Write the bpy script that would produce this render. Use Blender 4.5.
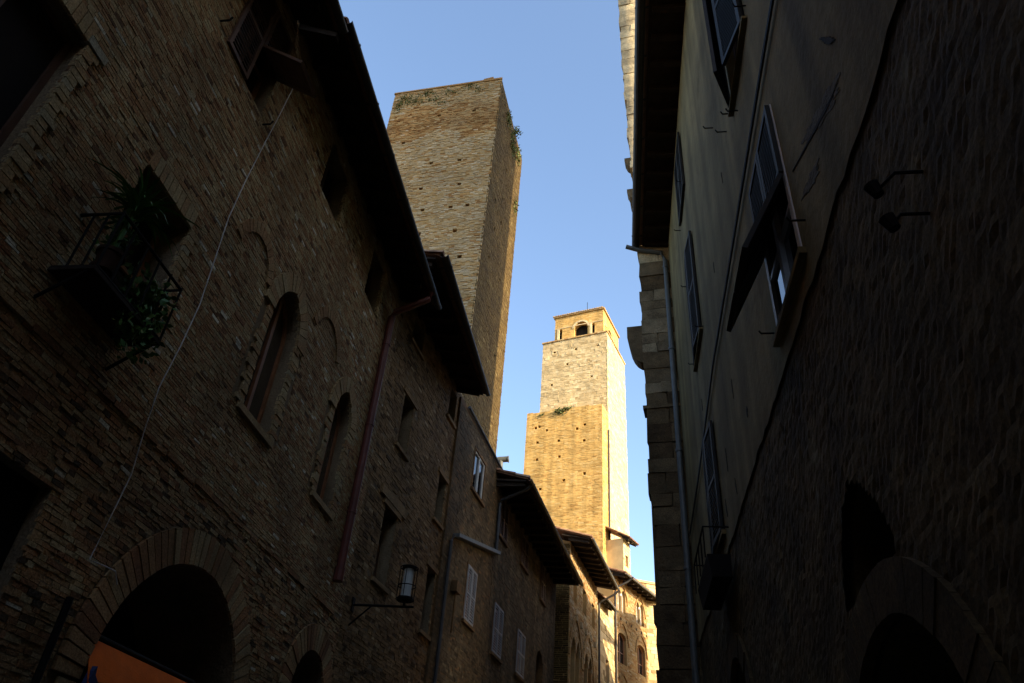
import bpy, math, random
import numpy as np
from mathutils import Vector, Matrix
from mathutils.geometry import tessellate_polygon
R = math.radians
rnd = random.Random(7)
for o in list(bpy.data.objects):
    bpy.data.objects.remove(o)
scn = bpy.context.scene
col = scn.collection

# ------------------------------------------------------------------ camera, sky, sun, exposure
cam = bpy.data.objects.new('camera', bpy.data.cameras.new('camera'))
col.objects.link(cam)
cam.data.sensor_width = 36.0
cam.data.lens = 742.0 / 1024 * 36.0
cam.data.clip_start = 0.05
cam.data.clip_end = 4000
Rw = Matrix(((0.99061781, 0.01704153, 0.13559474),
             (0.11944252, -0.5900922, -0.79845143),
             (0.06640657, 0.80715599, -0.58659132)))
cam.matrix_world = Matrix.Translation((0, 0, 1.6)) @ Rw.to_4x4()
scn.camera = cam

SUN_AZ, SUN_EL = 120.0, 20.0            # degrees clockwise from the street's direction (+y)
SKY = 0.15
w = bpy.data.worlds.new('World')
scn.world = w
w.use_nodes = True
nt = w.node_tree
sky = nt.nodes.new('ShaderNodeTexSky')
sky.sky_type = 'NISHITA'
sky.sun_disc = False
sky.sun_elevation = R(SUN_EL)
sky.sun_rotation = R(SUN_AZ)
sky.altitude = 300
sky.air_density = 1.0
sky.dust_density = 2.2
sky.ozone_density = 1.5
bg = nt.nodes['Background']
nt.links.new(sky.outputs[0], bg.inputs[0])
bg.inputs[1].default_value = SKY
sl = bpy.data.lights.new('sun', 'SUN')
sl.energy = 3.5
sl.angle = R(0.5)
sl.color = (1.0, 0.82, 0.56)
so = bpy.data.objects.new('sun', sl)
col.objects.link(so)
S = Vector((math.cos(R(SUN_EL)) * math.sin(R(SUN_AZ)), math.cos(R(SUN_EL)) * math.cos(R(SUN_AZ)), math.sin(R(SUN_EL))))
so.rotation_euler = S.to_track_quat('Z', 'Y').to_euler()
so.location = S * 80
scn.view_settings.view_transform = 'Standard'
scn.view_settings.look = 'None'
scn.view_settings.exposure = 1.6
scn.view_settings.gamma = 1.0
scn.view_settings.use_curve_mapping = False

# ------------------------------------------------------------------ materials
MATS = {}
def mat(name, color, rough=0.9, spec=0.2, noise=0.25, nscale=3.0, bump=0.0, bscale=30.0, tint=None, metal=0.0,
        stain=None, streak=0.0, fine=0.0):
    """principled with procedural variation; tint = list of (pos, colour) read through the per-face attribute"""
    if name in MATS: return MATS[name]
    m = bpy.data.materials.new(name); m.use_nodes = True
    n = m.node_tree.nodes; l = m.node_tree.links
    b = n['Principled BSDF']
    b.inputs['Roughness'].default_value = rough
    b.inputs['Metallic'].default_value = metal
    b.inputs['Specular IOR Level'].default_value = spec
    tc = n.new('ShaderNodeTexCoord')
    if tint:
        at = n.new('ShaderNodeAttribute'); at.attribute_name = 'tint'
        rp = n.new('ShaderNodeValToRGB'); rp.color_ramp.interpolation = 'LINEAR'
        el = rp.color_ramp.elements
        el[0].position = tint[0][0]; el[0].color = (*tint[0][1], 1)
        el[1].position = tint[-1][0]; el[1].color = (*tint[-1][1], 1)
        for p, c in tint[1:-1]:
            e = el.new(p); e.color = (*c, 1)
        l.new(at.outputs['Fac'], rp.inputs[0])
        src = rp.outputs[0]
    else:
        rgb = n.new('ShaderNodeRGB'); rgb.outputs[0].default_value = (*color, 1)
        src = rgb.outputs[0]
    def mul(src, fac_socket, lo, hi):
        mr = n.new('ShaderNodeMapRange'); mr.inputs[1].default_value = 0.3; mr.inputs[2].default_value = 0.7
        mr.inputs[3].default_value = lo; mr.inputs[4].default_value = hi
        l.new(fac_socket, mr.inputs[0])
        vm = n.new('ShaderNodeVectorMath'); vm.operation = 'SCALE'
        l.new(src, vm.inputs[0]); l.new(mr.outputs[0], vm.inputs['Scale'])
        return vm.outputs[0]
    if noise:
        no = n.new('ShaderNodeTexNoise'); no.inputs['Scale'].default_value = nscale; no.inputs['Detail'].default_value = 6
        no.inputs['Roughness'].default_value = 0.65
        l.new(tc.outputs['Object'], no.inputs['Vector'])
        src = mul(src, no.outputs['Fac'], 1 - noise, 1 + noise)
    if fine:
        no = n.new('ShaderNodeTexNoise'); no.inputs['Scale'].default_value = 60; no.inputs['Detail'].default_value = 4
        l.new(tc.outputs['Object'], no.inputs['Vector'])
        src = mul(src, no.outputs['Fac'], 1 - fine, 1 + fine)
    if streak:
        mp = n.new('ShaderNodeMapping'); mp.inputs['Scale'].default_value = (2.2, 2.2, 0.12)
        l.new(tc.outputs['Object'], mp.inputs['Vector'])
        no = n.new('ShaderNodeTexNoise'); no.inputs['Scale'].default_value = 1.0; no.inputs['Detail'].default_value = 5
        l.new(mp.outputs[0], no.inputs['Vector'])
        src = mul(src, no.outputs['Fac'], 1 - streak, 1 + streak * 0.5)
    if stain:
        sc, sscale, thr = stain[:3]; soft = stain[3] if len(stain) > 3 else .06
        no = n.new('ShaderNodeTexNoise'); no.inputs['Scale'].default_value = sscale; no.inputs['Detail'].default_value = 8
        no.inputs['Roughness'].default_value = 0.7
        l.new(tc.outputs['Object'], no.inputs['Vector'])
        mr = n.new('ShaderNodeMapRange'); mr.inputs[1].default_value = thr; mr.inputs[2].default_value = thr + soft
        l.new(no.outputs['Fac'], mr.inputs[0])
        mx = n.new('ShaderNodeMix'); mx.data_type = 'RGBA'
        l.new(mr.outputs[0], mx.inputs[0]); l.new(src, mx.inputs[6]); mx.inputs[7].default_value = (*sc, 1)
        src = mx.outputs[2]
    l.new(src, b.inputs['Base Color'])
    if bump:
        no = n.new('ShaderNodeTexNoise'); no.inputs['Scale'].default_value = bscale; no.inputs['Detail'].default_value = 6
        l.new(tc.outputs['Object'], no.inputs['Vector'])
        bp = n.new('ShaderNodeBump'); bp.inputs['Strength'].default_value = bump; bp.inputs['Distance'].default_value = 0.02
        l.new(no.outputs['Fac'], bp.inputs['Height']); l.new(bp.outputs[0], b.inputs['Normal'])
    MATS[name] = m
    return m

BRICK = mat('old_brick', None, tint=[(0, (.075, .048, .024)), (.15, (.24, .115, .05)), (.35, (.33, .185, .08)), (.6, (.35, .25, .12)),
                                     (.85, (.40, .32, .17)), (.95, (.33, .31, .215)), (1, (.58, .55, .42))],
            noise=.4, nscale=1.1, fine=.35, bump=.5, bscale=45, stain=((.20, .12, .055), .7, .5, .25))
MORTAR = mat('lime_mortar', (0.191, 0.141, 0.0819), noise=.35, nscale=2.0, fine=.3, bump=.6, bscale=25)
STONEB = mat('grey_rubble_wall', None, tint=[(0, (0.0831, 0.0473, 0.0176)), (.3, (0.19, 0.11, 0.044)), (.6, (0.25, 0.152, 0.064)), (.9, (0.296, 0.194, 0.088)), (1, (0.404, 0.294, 0.152))],
             noise=.35, nscale=1.2, fine=.35, bump=.6, bscale=30, stain=((0.119, 0.0788, 0.036), .8, .55, .2))
TBRICK = mat('tower_brick', None, tint=[(0, (.17, .075, .02)), (.25, (.33, .17, .055)), (.5, (.38, .245, .10)), (.8, (.41, .31, .175)), (1, (.5, .40, .26))],
             noise=.28, nscale=.8, fine=.3, bump=.5, bscale=25, stain=((.33, .24, .13), .45, .52, .2))
TBRICKSH = mat('tower_brick_shaded', None, tint=[(0, (0.0228, 0.014, 0.00397)), (.3, (0.0684, 0.0418, 0.0113)), (.6, (0.0913, 0.0581, 0.017)), (.9, (0.114, 0.0768, 0.0242)), (1, (0.155, 0.117, 0.0425))],
              noise=.3, nscale=.8, fine=.25, bump=.4, bscale=25, stain=((0.0593, 0.0349, 0.00851), .5, .52, .2))  # darker copy of the tower brick, with shade painted in for shaded walls
PALEST = mat('pale_travertine', None, tint=[(0, (0.24, 0.162, 0.072)), (.25, (0.44, 0.323, 0.16)), (.6, (0.54, 0.408, 0.216)), (1, (0.64, 0.513, 0.296))],
             noise=.22, nscale=.9, fine=.15, bump=.4, bscale=14)
YBRICK = mat('ochre_brick', None, tint=[(0, (0.381, 0.206, 0.0595)), (.3, (0.56, 0.335, 0.102)), (.7, (0.627, 0.391, 0.128)), (1, (0.694, 0.474, 0.187))],
             noise=.25, nscale=.8, fine=.15, streak=.3, bump=.3, bscale=18, stain=((0.694, 0.484, 0.204), .5, .55, .2))
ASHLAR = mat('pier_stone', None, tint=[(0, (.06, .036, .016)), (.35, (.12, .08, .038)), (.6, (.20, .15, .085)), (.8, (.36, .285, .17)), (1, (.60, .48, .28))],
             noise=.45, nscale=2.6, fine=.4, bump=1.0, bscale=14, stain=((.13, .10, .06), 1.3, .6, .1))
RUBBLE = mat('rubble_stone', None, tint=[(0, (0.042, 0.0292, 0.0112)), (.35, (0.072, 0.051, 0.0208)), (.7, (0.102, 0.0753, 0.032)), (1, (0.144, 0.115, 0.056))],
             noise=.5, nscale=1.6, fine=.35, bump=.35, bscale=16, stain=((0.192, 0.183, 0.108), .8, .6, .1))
PLASTR = mat('aged_plaster', (.20, .155, .068), noise=.35, nscale=.9, fine=.15, streak=.5, bump=.45, bscale=12,
             stain=((.10, .073, .032), 1.3, .55, .18))
PLASTG = mat('brown_render', (0.165, 0.09, 0.0358), noise=.4, nscale=1.8, fine=.25, streak=.35, bump=.6, bscale=18, stain=((0.0715, 0.0432, 0.0195), 1.2, .52, .18))
RENDB = mat('rendered_stone', None, tint=[(0, (0.063, 0.0427, 0.019)), (.5, (0.126, 0.0855, 0.0427)), (1, (0.18, 0.128, 0.0665))], noise=.45, nscale=1.6, fine=.35, streak=.3, bump=.6, bscale=20, stain=((0.0585, 0.0427, 0.0238), .9, .52, .2))
PATCH = mat('bare_plaster_patch', (.105, .09, .062), noise=.3, nscale=6, bump=.8, bscale=30)
CRACK = mat('crack_edge', (.03, .025, .02), noise=.2)
WOOD = mat('dark_eave_wood', (.028, .02, .014), noise=.4, nscale=8, bump=.3)
TILE = mat('terracotta_tile', None, tint=[(0, (.16, .08, .045)), (.5, (.27, .145, .08)), (1, (.38, .25, .16))], noise=.35, nscale=5, fine=.2, stain=((.2, .17, .11), 3, .6))
YTILE = mat('yellow_tile', None, tint=[(0, (.30, .17, .07)), (.5, (.42, .27, .11)), (1, (.5, .36, .18))], noise=.3, nscale=5, fine=.2)  # yellower tile tone for the bell tower's roof and cornice
REDM = mat('red_brown_paint', (.12, .03, .02), rough=.55, spec=.4, noise=.3, nscale=5)
SHUT = mat('brown_shutter_paint', (.10, .05, .028), rough=.6, spec=.4, noise=.3, nscale=6)
GSHUT = mat('grey_shutter_paint', (.26, .26, .27), rough=.6, spec=.4, noise=.25, nscale=8)
BSHUT = mat('black_green_shutter_paint', (.022, .021, .018), rough=.62, spec=.25, noise=.3, nscale=6)
FRAME = mat('brown_window_wood', (.30, .13, .055), rough=.5, spec=.4, noise=.3, nscale=8)
WFRAME = mat('white_window_wood', (.62, .60, .56), rough=.5, spec=.4, noise=.15, nscale=8)
PFRAME = mat('pale_painted_wood', (.55, .54, .52), rough=.45, spec=.4, noise=.15, nscale=8)
GLASS = mat('window_glass', (.012, .014, .016), rough=.04, spec=.6, noise=0)
REFLG = mat('painted_reflection_glass', (.075, .06, .04), rough=.12, spec=.5, noise=.3, nscale=2)  # brownish colour stands in for the opposite wall reflected in the panes
DARK = mat('painted_recess_shade', (.012, .010, .008), noise=.2)  # near-black colour stands in for the shade inside openings
IRON = mat('wrought_iron', (.010, .009, .008), rough=.8, spec=.15, noise=.3, nscale=20)
ZINC = mat('grey_zinc', (.10, .105, .098), rough=.5, spec=.4, noise=.25, nscale=6)
GUTTER = mat('dark_gutter', (.035, .032, .03), rough=.5, spec=.4, noise=.3, nscale=5)
CABLE = mat('pale_cable', (.60, .58, .55), rough=.6, noise=.1)
BCABLE = mat('black_cable', (.02, .02, .02), rough=.6, noise=.1)
LEAF = mat('green_leaf', None, rough=.55, spec=.3, tint=[(0, (.03, .08, .018)), (.6, (.07, .18, .035)), (1, (.14, .26, .06))], noise=.2, nscale=5)
WEED = mat('dry_weed_leaf', None, rough=.7, tint=[(0, (.05, .07, .02)), (.6, (.09, .12, .035)), (1, (.17, .17, .06))], noise=.2, nscale=5)
CLAY = mat('clay_pot', (.05, .024, .014), noise=.3, nscale=9)
ORANGE = mat('orange_canvas', (.80, .15, .008), rough=.8, noise=.15, nscale=4, bump=.2, bscale=60)
BLUE = mat('blue_cloth', (.03, .05, .14), rough=.8, noise=.2, nscale=9)
LGLASS = mat('frosted_lamp_glass', (.6, .6, .55), rough=.35, spec=.5, noise=.1)
PAVE = mat('street_paving', (.14, .125, .105), noise=.35, nscale=1.2, fine=.3, bump=.6, bscale=14)
EARTH = mat('ground_earth', (.12, .11, .07), noise=.4, nscale=.15, bump=.4, bscale=3)

# ------------------------------------------------------------------ mesh builder
class MB:
    def __init__(s, T=None):
        s.v = []; s.f = []; s.m = []; s.t = []; s.T = T
    def pt(s, p):
        s.v.append(tuple(s.T(*p)) if s.T else tuple(p)); return len(s.v) - 1
    def face(s, idx, m=0, t=.5):
        s.f.append(tuple(idx)); s.m.append(m); s.t.append(t)
    def poly(s, pts, m=0, t=.5):
        s.face([s.pt(p) for p in pts], m, t)
    def hexa(s, c, m=0, t=.5, skip=()):
        """8 corners: bottom ring 0-3, top ring 4-7"""
        i = [s.pt(p) for p in c]
        for k, q in enumerate(((3, 2, 1, 0), (4, 5, 6, 7), (0, 1, 5, 4), (1, 2, 6, 5), (2, 3, 7, 6), (3, 0, 4, 7))):
            if k not in skip: s.face([i[a] for a in q], m, t)
    def box(s, x0, x1, y0, y1, z0, z1, m=0, t=.5, j=0.0, skip=()):
        c = [(x0, y0, z0), (x1, y0, z0), (x1, y1, z0), (x0, y1, z0), (x0, y0, z1), (x1, y0, z1), (x1, y1, z1), (x0, y1, z1)]
        if j: c = [(a + rnd.uniform(-j, j), b + rnd.uniform(-j, j) * .5, d + rnd.uniform(-j, j)) for a, b, d in c]
        s.hexa(c, m, t, skip)
    def tube(s, path, r, m=0, n=8, t=.5, cap=True, r2=None):
        P = [Vector(p) for p in path]; rings = []
        for i, p in enumerate(P):
            d = (P[min(i + 1, len(P) - 1)] - P[max(i - 1, 0)]).normalized()
            a = d.orthogonal() if abs(d.z) > .95 else d.cross(Vector((0, 0, 1)))
            a.normalize(); b = d.cross(a).normalized()
            rr = r if r2 is None else r + (r2 - r) * i / max(1, len(P) - 1)
            rings.append([s.pt(p + (a * math.cos(2 * math.pi * k / n) + b * math.sin(2 * math.pi * k / n)) * rr) for k in range(n)])
        for A, B in zip(rings, rings[1:]):
            for k in range(n): s.face((A[k], A[(k + 1) % n], B[(k + 1) % n], B[k]), m, t)
        if cap: s.face(rings[0][::-1], m, t); s.face(rings[-1], m, t)
    def prism(s, outline, d0, d1, m=0, t=.5):
        """outline in (x, z), extruded along y from d0 to d1"""
        A = [s.pt((x, d0, z)) for x, z in outline]; B = [s.pt((x, d1, z)) for x, z in outline]
        s.face(A, m, t); s.face(B[::-1], m, t)
        k = len(outline)
        for i in range(k): s.face((A[i], B[i], B[(i + 1) % k], A[(i + 1) % k]), m, t)
    def build(s, name, mats, parent=None, smooth=False):
        me = bpy.data.meshes.new(name)
        me.from_pydata(s.v, [], s.f)
        for m in (mats if isinstance(mats, (list, tuple)) else [mats]): me.materials.append(m)
        me.polygons.foreach_set('material_index', s.m)
        a = me.attributes.new('tint', 'FLOAT', 'FACE'); a.data.foreach_set('value', s.t)
        if smooth: me.polygons.foreach_set('use_smooth', [True] * len(s.f))
        me.validate(); me.update()
        o = bpy.data.objects.new(name, me); col.objects.link(o)
        if parent: o.parent = parent
        return o

def thing(name, label, cat, loc=(0, 0, 0), rz=0.0, group=None):
    o = bpy.data.objects.new(name, None); col.objects.link(o)
    o.empty_display_size = .3
    o.location = loc; o.rotation_euler = (0, 0, R(rz))
    o['label'] = label; o['category'] = cat
    if group: o['group'] = group
    return o
def tag(o, label, cat, group=None):
    o['label'] = label; o['category'] = cat
    if group: o['group'] = group
    return o
def struct(o):
    o['kind'] = 'structure'; return o

# ------------------------------------------------------------------ openings, panels, masonry
class Hole:
    """an opening in a facade; kind rect / arch (round) / lancet (pointed). ring = width of masonry ring left free of courses"""
    def __init__(s, u0, u1, z0, z1, kind='rect', depth=.3, ring=0.0, back=True):
        s.u0, s.u1, s.z0, s.z1, s.kind, s.depth, s.ring, s.back = u0, u1, z0, z1, kind, depth, ring, back
        s.w = u1 - u0; s.c = (u0 + u1) / 2
        if kind == 'arch': s.rise = min(s.w / 2, z1 - z0)
        elif kind == 'seg': s.rise = s.w * .28
        elif kind == 'lancet': s.rise = s.w * .72
        else: s.rise = 0
        s.sp = z1 - s.rise
    def half(s, z, e=0.0):
        """half width at height z, grown by e"""
        if z < s.z0 - (e if s.kind == 'rect' else 0) or z > s.z1 + e: return -1
        h = s.w / 2
        if s.kind == 'rect' or z <= s.sp: return h + e
        k = (z - s.sp) / (s.rise + e)
        if s.kind in ('arch', 'seg'): return (h + e) * math.sqrt(max(0, 1 - k * k))
        # lancet: two arcs
        rise = s.rise + e; hh = h + e
        rad = (hh * hh + rise * rise) / (2 * hh)
        zz = z - s.sp
        return max(0, math.sqrt(max(0, rad * rad - zz * zz)) - (rad - hh))
    def loop(s, n=9, e=0.0):
        if s.kind == 'rect':
            return [(s.u0 - e, s.z0 - e), (s.u1 + e, s.z0 - e), (s.u1 + e, s.z1 + e), (s.u0 - e, s.z1 + e)]
        pts = [(s.u0 - e, s.z0), (s.u1 + e, s.z0)]
        for k in range(n):
            z = s.sp + (s.rise + e) * math.sin(math.pi / 2 * k / n); pts.append((s.c + s.half(z, e), z))
        pts.append((s.c, s.z1 + e))
        for k in range(n - 1, -1, -1):
            z = s.sp + (s.rise + e) * math.sin(math.pi / 2 * k / n); pts.append((s.c - s.half(z, e), z))
        return pts

def panel(mb, outline, holes, y=0.0, m=0, mrev=0, mback=1, t=.5):
    loops = [[Vector((u, z, 0)) for u, z in outline]] + [[Vector((u, z, 0)) for u, z in h.loop()] for h in holes]
    flat = [p for L in loops for p in L]
    idx = [mb.pt((p.x, y, p.y)) for p in flat]
    for tri in tessellate_polygon(loops):
        a, b, c = (flat[i] for i in tri)
        q = [idx[i] for i in tri]
        if (b - a).cross(c - a).z < 0: q = q[::-1]
        mb.face(q, m, t)
    for h in holes:
        L = h.loop()
        A = [mb.pt((u, y, z)) for u, z in L]; B = [mb.pt((u, y + h.depth, z)) for u, z in L]
        k = len(L)
        for i in range(k): mb.face((A[i], A[(i + 1) % k], B[(i + 1) % k], B[i]), mrev, rnd.uniform(.3, .6))
        mb.face(B, mback, .5)

def courses(mb, u0, u1, zf, z1, holes, h=.062, L=.27, gap=.010, prot=(.006, .024), j=.004, m=0, tint=(0, 1), hv=.12, z0=0.0, outlier=.04, y=0.0, pale=.03, bias=None):
    """coursed masonry laid as separate small blocks in the facade plane; z1 may be a function of u"""
    z = z0; zt = z1 if not callable(z1) else max(z1(u0), z1(u1))
    if zf > z0: z = zf
    drift = 0
    while z < zt - h * .4:
        hh = h * rnd.uniform(1 - hv, 1 + hv); zm = z + hh / 2
        blocked = []
        for H in holes:
            e = H.ring
            hw = H.half(zm, e)
            if hw > 0: blocked.append((H.c - hw, H.c + hw))
        blocked.sort(); free = []; a = u0
        for b0, b1 in blocked:
            if b0 > a: free.append((a, min(b0, u1)))
            a = max(a, b1)
        if a < u1: free.append((a, u1))
        course_t = rnd.uniform(-.08, .08)
        for a, b in free:
            x = a - rnd.uniform(0, L * .8); first = True
            while x < b:
                ln = L * rnd.uniform(.55, 1.3)
                xa, xb = max(x, a), min(x + ln - gap, b)
                if xb - xa > .03:
                    if not callable(z1) or z1((xa + xb) / 2) > z + hh * .6:
                        p = rnd.uniform(*prot)
                        if rnd.random() < outlier: p *= .2
                        t = min(1, max(0, rnd.triangular(tint[0], tint[1], (tint[0] + tint[1]) / 2) + course_t))
                        if bias: t = min(1, max(0, t + bias((xa + xb) / 2, z)))
                        if rnd.random() < pale: t = 1.0
                        elif rnd.random() < .05: t = tint[0]
                        mb.box(xa, xb, y - p, y + .02, z + gap * .5, z + hh - gap * .5, m, t, j, skip=(4,))
                x += ln
        z += hh

def voussoirs(mb, H, wd, m=0, n=None, y=-.02, depth=.06, tint=(.35, .9), frac=.92):
    """a ring of wedge shaped bricks round the head of an opening"""
    n = n or max(9, int(H.w * 9)) * 1
    def P(k, e):
        a = k / n
        half = a * 2 if a <= .5 else (1 - a) * 2
        z = H.sp + (H.rise + e) * math.sin(math.pi / 2 * half)
        hw = H.half(z - 1e-6, e) if half < 1 else 0
        return (H.c - hw if a <= .5 else H.c + hw, z)
    for k in range(n):
        g = (1 - frac) / 2
        (a0, a1), (b0, b1) = (P(k + g, 0), P(k + 1 - g, 0)), (P(k + g, wd), P(k + 1 - g, wd))
        yy = y - rnd.uniform(0, .015); t = rnd.uniform(*tint)
        c = [(a0[0], yy, a0[1]), (a1[0], yy, a1[1]), (b1[0], yy, b1[1]), (b0[0], yy, b0[1])]
        d = [(u, yy + depth, z) for u, _, z in c]
        mb.hexa([*d, *c], m, t)

def jamb_bricks(mb, u, w_, z0, z1, m=0, side=1, y=-.02, h=.065, tint=(.3, .9)):
    z = z0
    while z < z1 - .03:
        wd = w_ * rnd.choice((.75, 1.15)); hh = h * rnd.uniform(.9, 1.1)
        a, b = (u, u + wd) if side > 0 else (u - wd, u)
        mb.box(a, b, y - rnd.uniform(0, .012), .03, z + .005, min(z + hh, z1) - .005, m, rnd.uniform(*tint), .003)
        z += hh

def body(mb, u0, u1, y1, z1, m=0, z0=0.0, zb=None):
    """side, rear and top faces that close a house behind its facade"""
    zb = z1 if zb is None else zb
    mb.poly([(u0, y1, z0), (u0, 0, z0), (u0, 0, z1), (u0, y1, zb)], m)
    mb.poly([(u1, 0, z0), (u1, y1, z0), (u1, y1, zb), (u1, 0, z1)], m)
    mb.poly([(u1, y1, z0), (u0, y1, z0), (u0, y1, zb), (u1, y1, zb)], m)
    mb.poly([(u0, 0, z1), (u1, 0, z1), (u1, y1, zb), (u0, y1, zb)], m)

def casement(parent, H, y=.2, frame=FRAME, wd=.055, mull=True, bars=1, name='window', glass=GLASS, d=.05):
    """window frame with mullion and bars; the pane is its child"""
    f = MB(); e = wd
    if H.kind == 'rect':
        f.box(H.u0, H.u0 + e, y, y + d, H.z0, H.z1); f.box(H.u1 - e, H.u1, y, y + d, H.z0, H.z1)
        f.box(H.u0 + e, H.u1 - e, y, y + d, H.z0, H.z0 + e); f.box(H.u0 + e, H.u1 - e, y, y + d, H.z1 - e, H.z1)
    else:
        L = H.loop(); c = (H.c, H.z0 + (H.z1 - H.z0) * .5)
        k = len(L)
        I = []
        for u, z in L:
            du = e if u < H.c - .01 else (-e if u > H.c + .01 else 0)
            I.append((u + du, z + e if z <= H.z0 + .01 else (z - e if abs(u - H.c) < .01 else z - e * .6 * (z > H.sp))))
        for i in range(k):
            j = (i + 1) % k
            f.hexa([(L[i][0], y, L[i][1]), (L[j][0], y, L[j][1]), (I[j][0], y, I[j][1]), (I[i][0], y, I[i][1]),
                    (L[i][0], y + d, L[i][1]), (L[j][0], y + d, L[j][1]), (I[j][0], y + d, I[j][1]), (I[i][0], y + d, I[i][1])])
    zt = H.z1 if H.kind == 'rect' else H.z1 - e
    if mull: f.box(H.c - e * .6, H.c + e * .6, y - .01, y + d - .004, H.z0 + e, zt - e * .4)
    for b in range(bars):
        z = H.z0 + (H.sp - H.z0) * (b + 1) / (bars + 1)
        f.box(H.u0 + e, H.u1 - e, y + .004, y + d - .008, z - .018, z + .018)
    o = f.build(name, frame, parent)
    p = MB(); p.poly([(u, y + d * .6, z) for u, z in H.loop()]); p.build('pane', glass, o)
    return o

def louvre(u0, u1, z0, z1, y0, y1, step=.055, rail=.06, mid=True):
    """louvred leaf lying in the facade plane between y0 and y1"""
    f = MB()
    f.box(u0, u0 + rail, y0, y1, z0, z1); f.box(u1 - rail, u1, y0, y1, z0, z1)
    f.box(u0 + rail, u1 - rail, y0, y1, z0, z0 + rail); f.box(u0 + rail, u1 - rail, y0, y1, z1 - rail, z1)
    if mid: f.box(u0 + rail, u1 - rail, y0, y1, (z0 + z1) / 2 - rail / 2, (z0 + z1) / 2 + rail / 2)
    z = z0 + rail
    th = (y1 - y0) * .8
    while z < z1 - rail - step * .5:
        f.hexa([(u0 + rail, y0 + .003, z), (u1 - rail, y0 + .003, z), (u1 - rail, y0 + .003, z + .012), (u0 + rail, y0 + .003, z + .012),
                (u0 + rail, y0 + th, z + step * .7), (u1 - rail, y0 + th, z + step * .7), (u1 - rail, y0 + th, z + step * .7 + .012), (u0 + rail, y0 + th, z + step * .7 + .012)])
        z += step
    return f

def turned(f, hinge, axis, ang):
    """rotate a builder's points about a line through hinge"""
    M = Matrix.Translation(hinge) @ Matrix.Rotation(R(ang), 4, axis) @ Matrix.Translation(-Vector(hinge))
    f.v = [tuple(M @ Vector(p)) for p in f.v]
    return f

def eave_roof(parent, u0, u1, over, zo, zi, depth=5.5, rise=.32, gutter=True, tiles=True, gmat=GUTTER, rafter=.55, gr=.07, thick=.05, skew=0.0):
    """roof with a boarded eave: zo = soffit height at the outer edge, zi = soffit height at the wall"""
    sl = rise
    if gutter: over = over - .06 - 2 * gr
    else: over = over - .06
    f = MB()
    z_at = lambda y: zo + (y + over) * (zi - zo) / over          # soffit height
    f.hexa([(u0, -over, zo), (u1, -over, zo), (u1, .25, z_at(.25)), (u0, .25, z_at(.25)),
            (u0, -over, zo + thick), (u1, -over, zo + thick), (u1, .25, z_at(.25) + thick), (u0, .25, z_at(.25) + thick)])
    u = u0 + .12
    while u < u1 - .05:
        w_ = .045
        f.hexa([(u - w_, -over + .05, zo - .09), (u + w_, -over + .05, zo - .09), (u + w_, 0.02, z_at(.02) - .13), (u - w_, 0.02, z_at(.02) - .13),
                (u - w_, -over + .05, zo + .004), (u + w_, -over + .05, zo + .004), (u + w_, 0.02, z_at(.02) + .004), (u - w_, 0.02, z_at(.02) + .004)])
        u += rafter * rnd.uniform(.92, 1.08)
    def sk(mb):
        if skew: mb.v = [(x, y * (1 + skew * (u1 - x) / (u1 - u0)) if y < 0 else y, z) for x, y, z in mb.v]
    sk(f); f.build('eave', WOOD, parent)
    g = MB()
    zt = lambda y: zo + thick + .004 + (y + over) * max(sl, (zi - zo) / over)
    yb = depth
    g.hexa([(u0 - .03, -over - .06, zt(-over) - .01), (u1 + .03, -over - .06, zt(-over) - .01), (u1 + .03, yb, zt(yb)), (u0 - .03, yb, zt(yb)),
            (u0 - .03, -over - .06, zt(-over) + .05), (u1 + .03, -over - .06, zt(-over) + .05), (u1 + .03, yb, zt(yb) + .06), (u0 - .03, yb, zt(yb) + .06)], 0, .3)
    if tiles:
        u = u0
        while u < u1 + .02:
            y = -over - .1
            while y < yb - .2:
                y2 = y + .42
                r0, r1 = .088, .072
                t = rnd.random(); z0_, z2_ = zt(y) + .055, zt(y2) + .05
                jx = rnd.uniform(-.012, .012); n = 5
                A = [g.pt((u + jx + r0 * math.cos(math.pi * k / n), y, z0_ + r0 * math.sin(math.pi * k / n))) for k in range(n + 1)]
                B = [g.pt((u + jx + r1 * math.cos(math.pi * k / n), y2, z2_ + r1 * math.sin(math.pi * k / n))) for k in range(n + 1)]
                for k in range(n): g.face((A[k], A[k + 1], B[k + 1], B[k]), 0, t)
                g.face(A[::-1], 0, 0)
                y = y2 - .02
                if y > .9 and u0 < -1 and False: break
            u += .21
    sk(g); g.build('roof', TILE, parent)
    if gutter:
        q = MB(); n = 7
        yc, zc = -over - .06 - gr, zo + thick - .005
        A = []; B = []
        for k in range(n + 1):
            a = math.pi + math.pi * k / n
            A.append(q.pt((u0 - .04, yc + gr * math.cos(a), zc + gr * math.sin(a)))); B.append(q.pt((u1 + .04, yc + gr * math.cos(a), zc + gr * math.sin(a))))
        A2 = []; B2 = []; r2 = gr * .9
        for k in range(n + 1):
            a = math.pi + math.pi * k / n
            A2.append(q.pt((u0 - .04, yc + r2 * math.cos(a), zc + r2 * math.sin(a)))); B2.append(q.pt((u1 + .04, yc + r2 * math.cos(a), zc + r2 * math.sin(a))))
        for k in range(n):
            q.face((A[k], B[k], B[k + 1], A[k + 1])); q.face((A2[k + 1], B2[k + 1], B2[k], A2[k]))
            q.face((A[k], A[k + 1], A2[k + 1], A2[k])); q.face((B[k + 1], B[k], B2[k], B2[k + 1]))
        q.face((A[0], A2[0], B2[0], B[0])); q.face((A[n], B[n], B2[n], A2[n]))
        u = u0 + .3
        while u < u1:                                        # gutter brackets
            q.box(u - .012, u + .012, yc - gr - .006, yc + gr + .05, zc - gr * .2, zc + .012)
            u += .9
        sk(q); q.build('gutter', gmat, parent)

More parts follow.
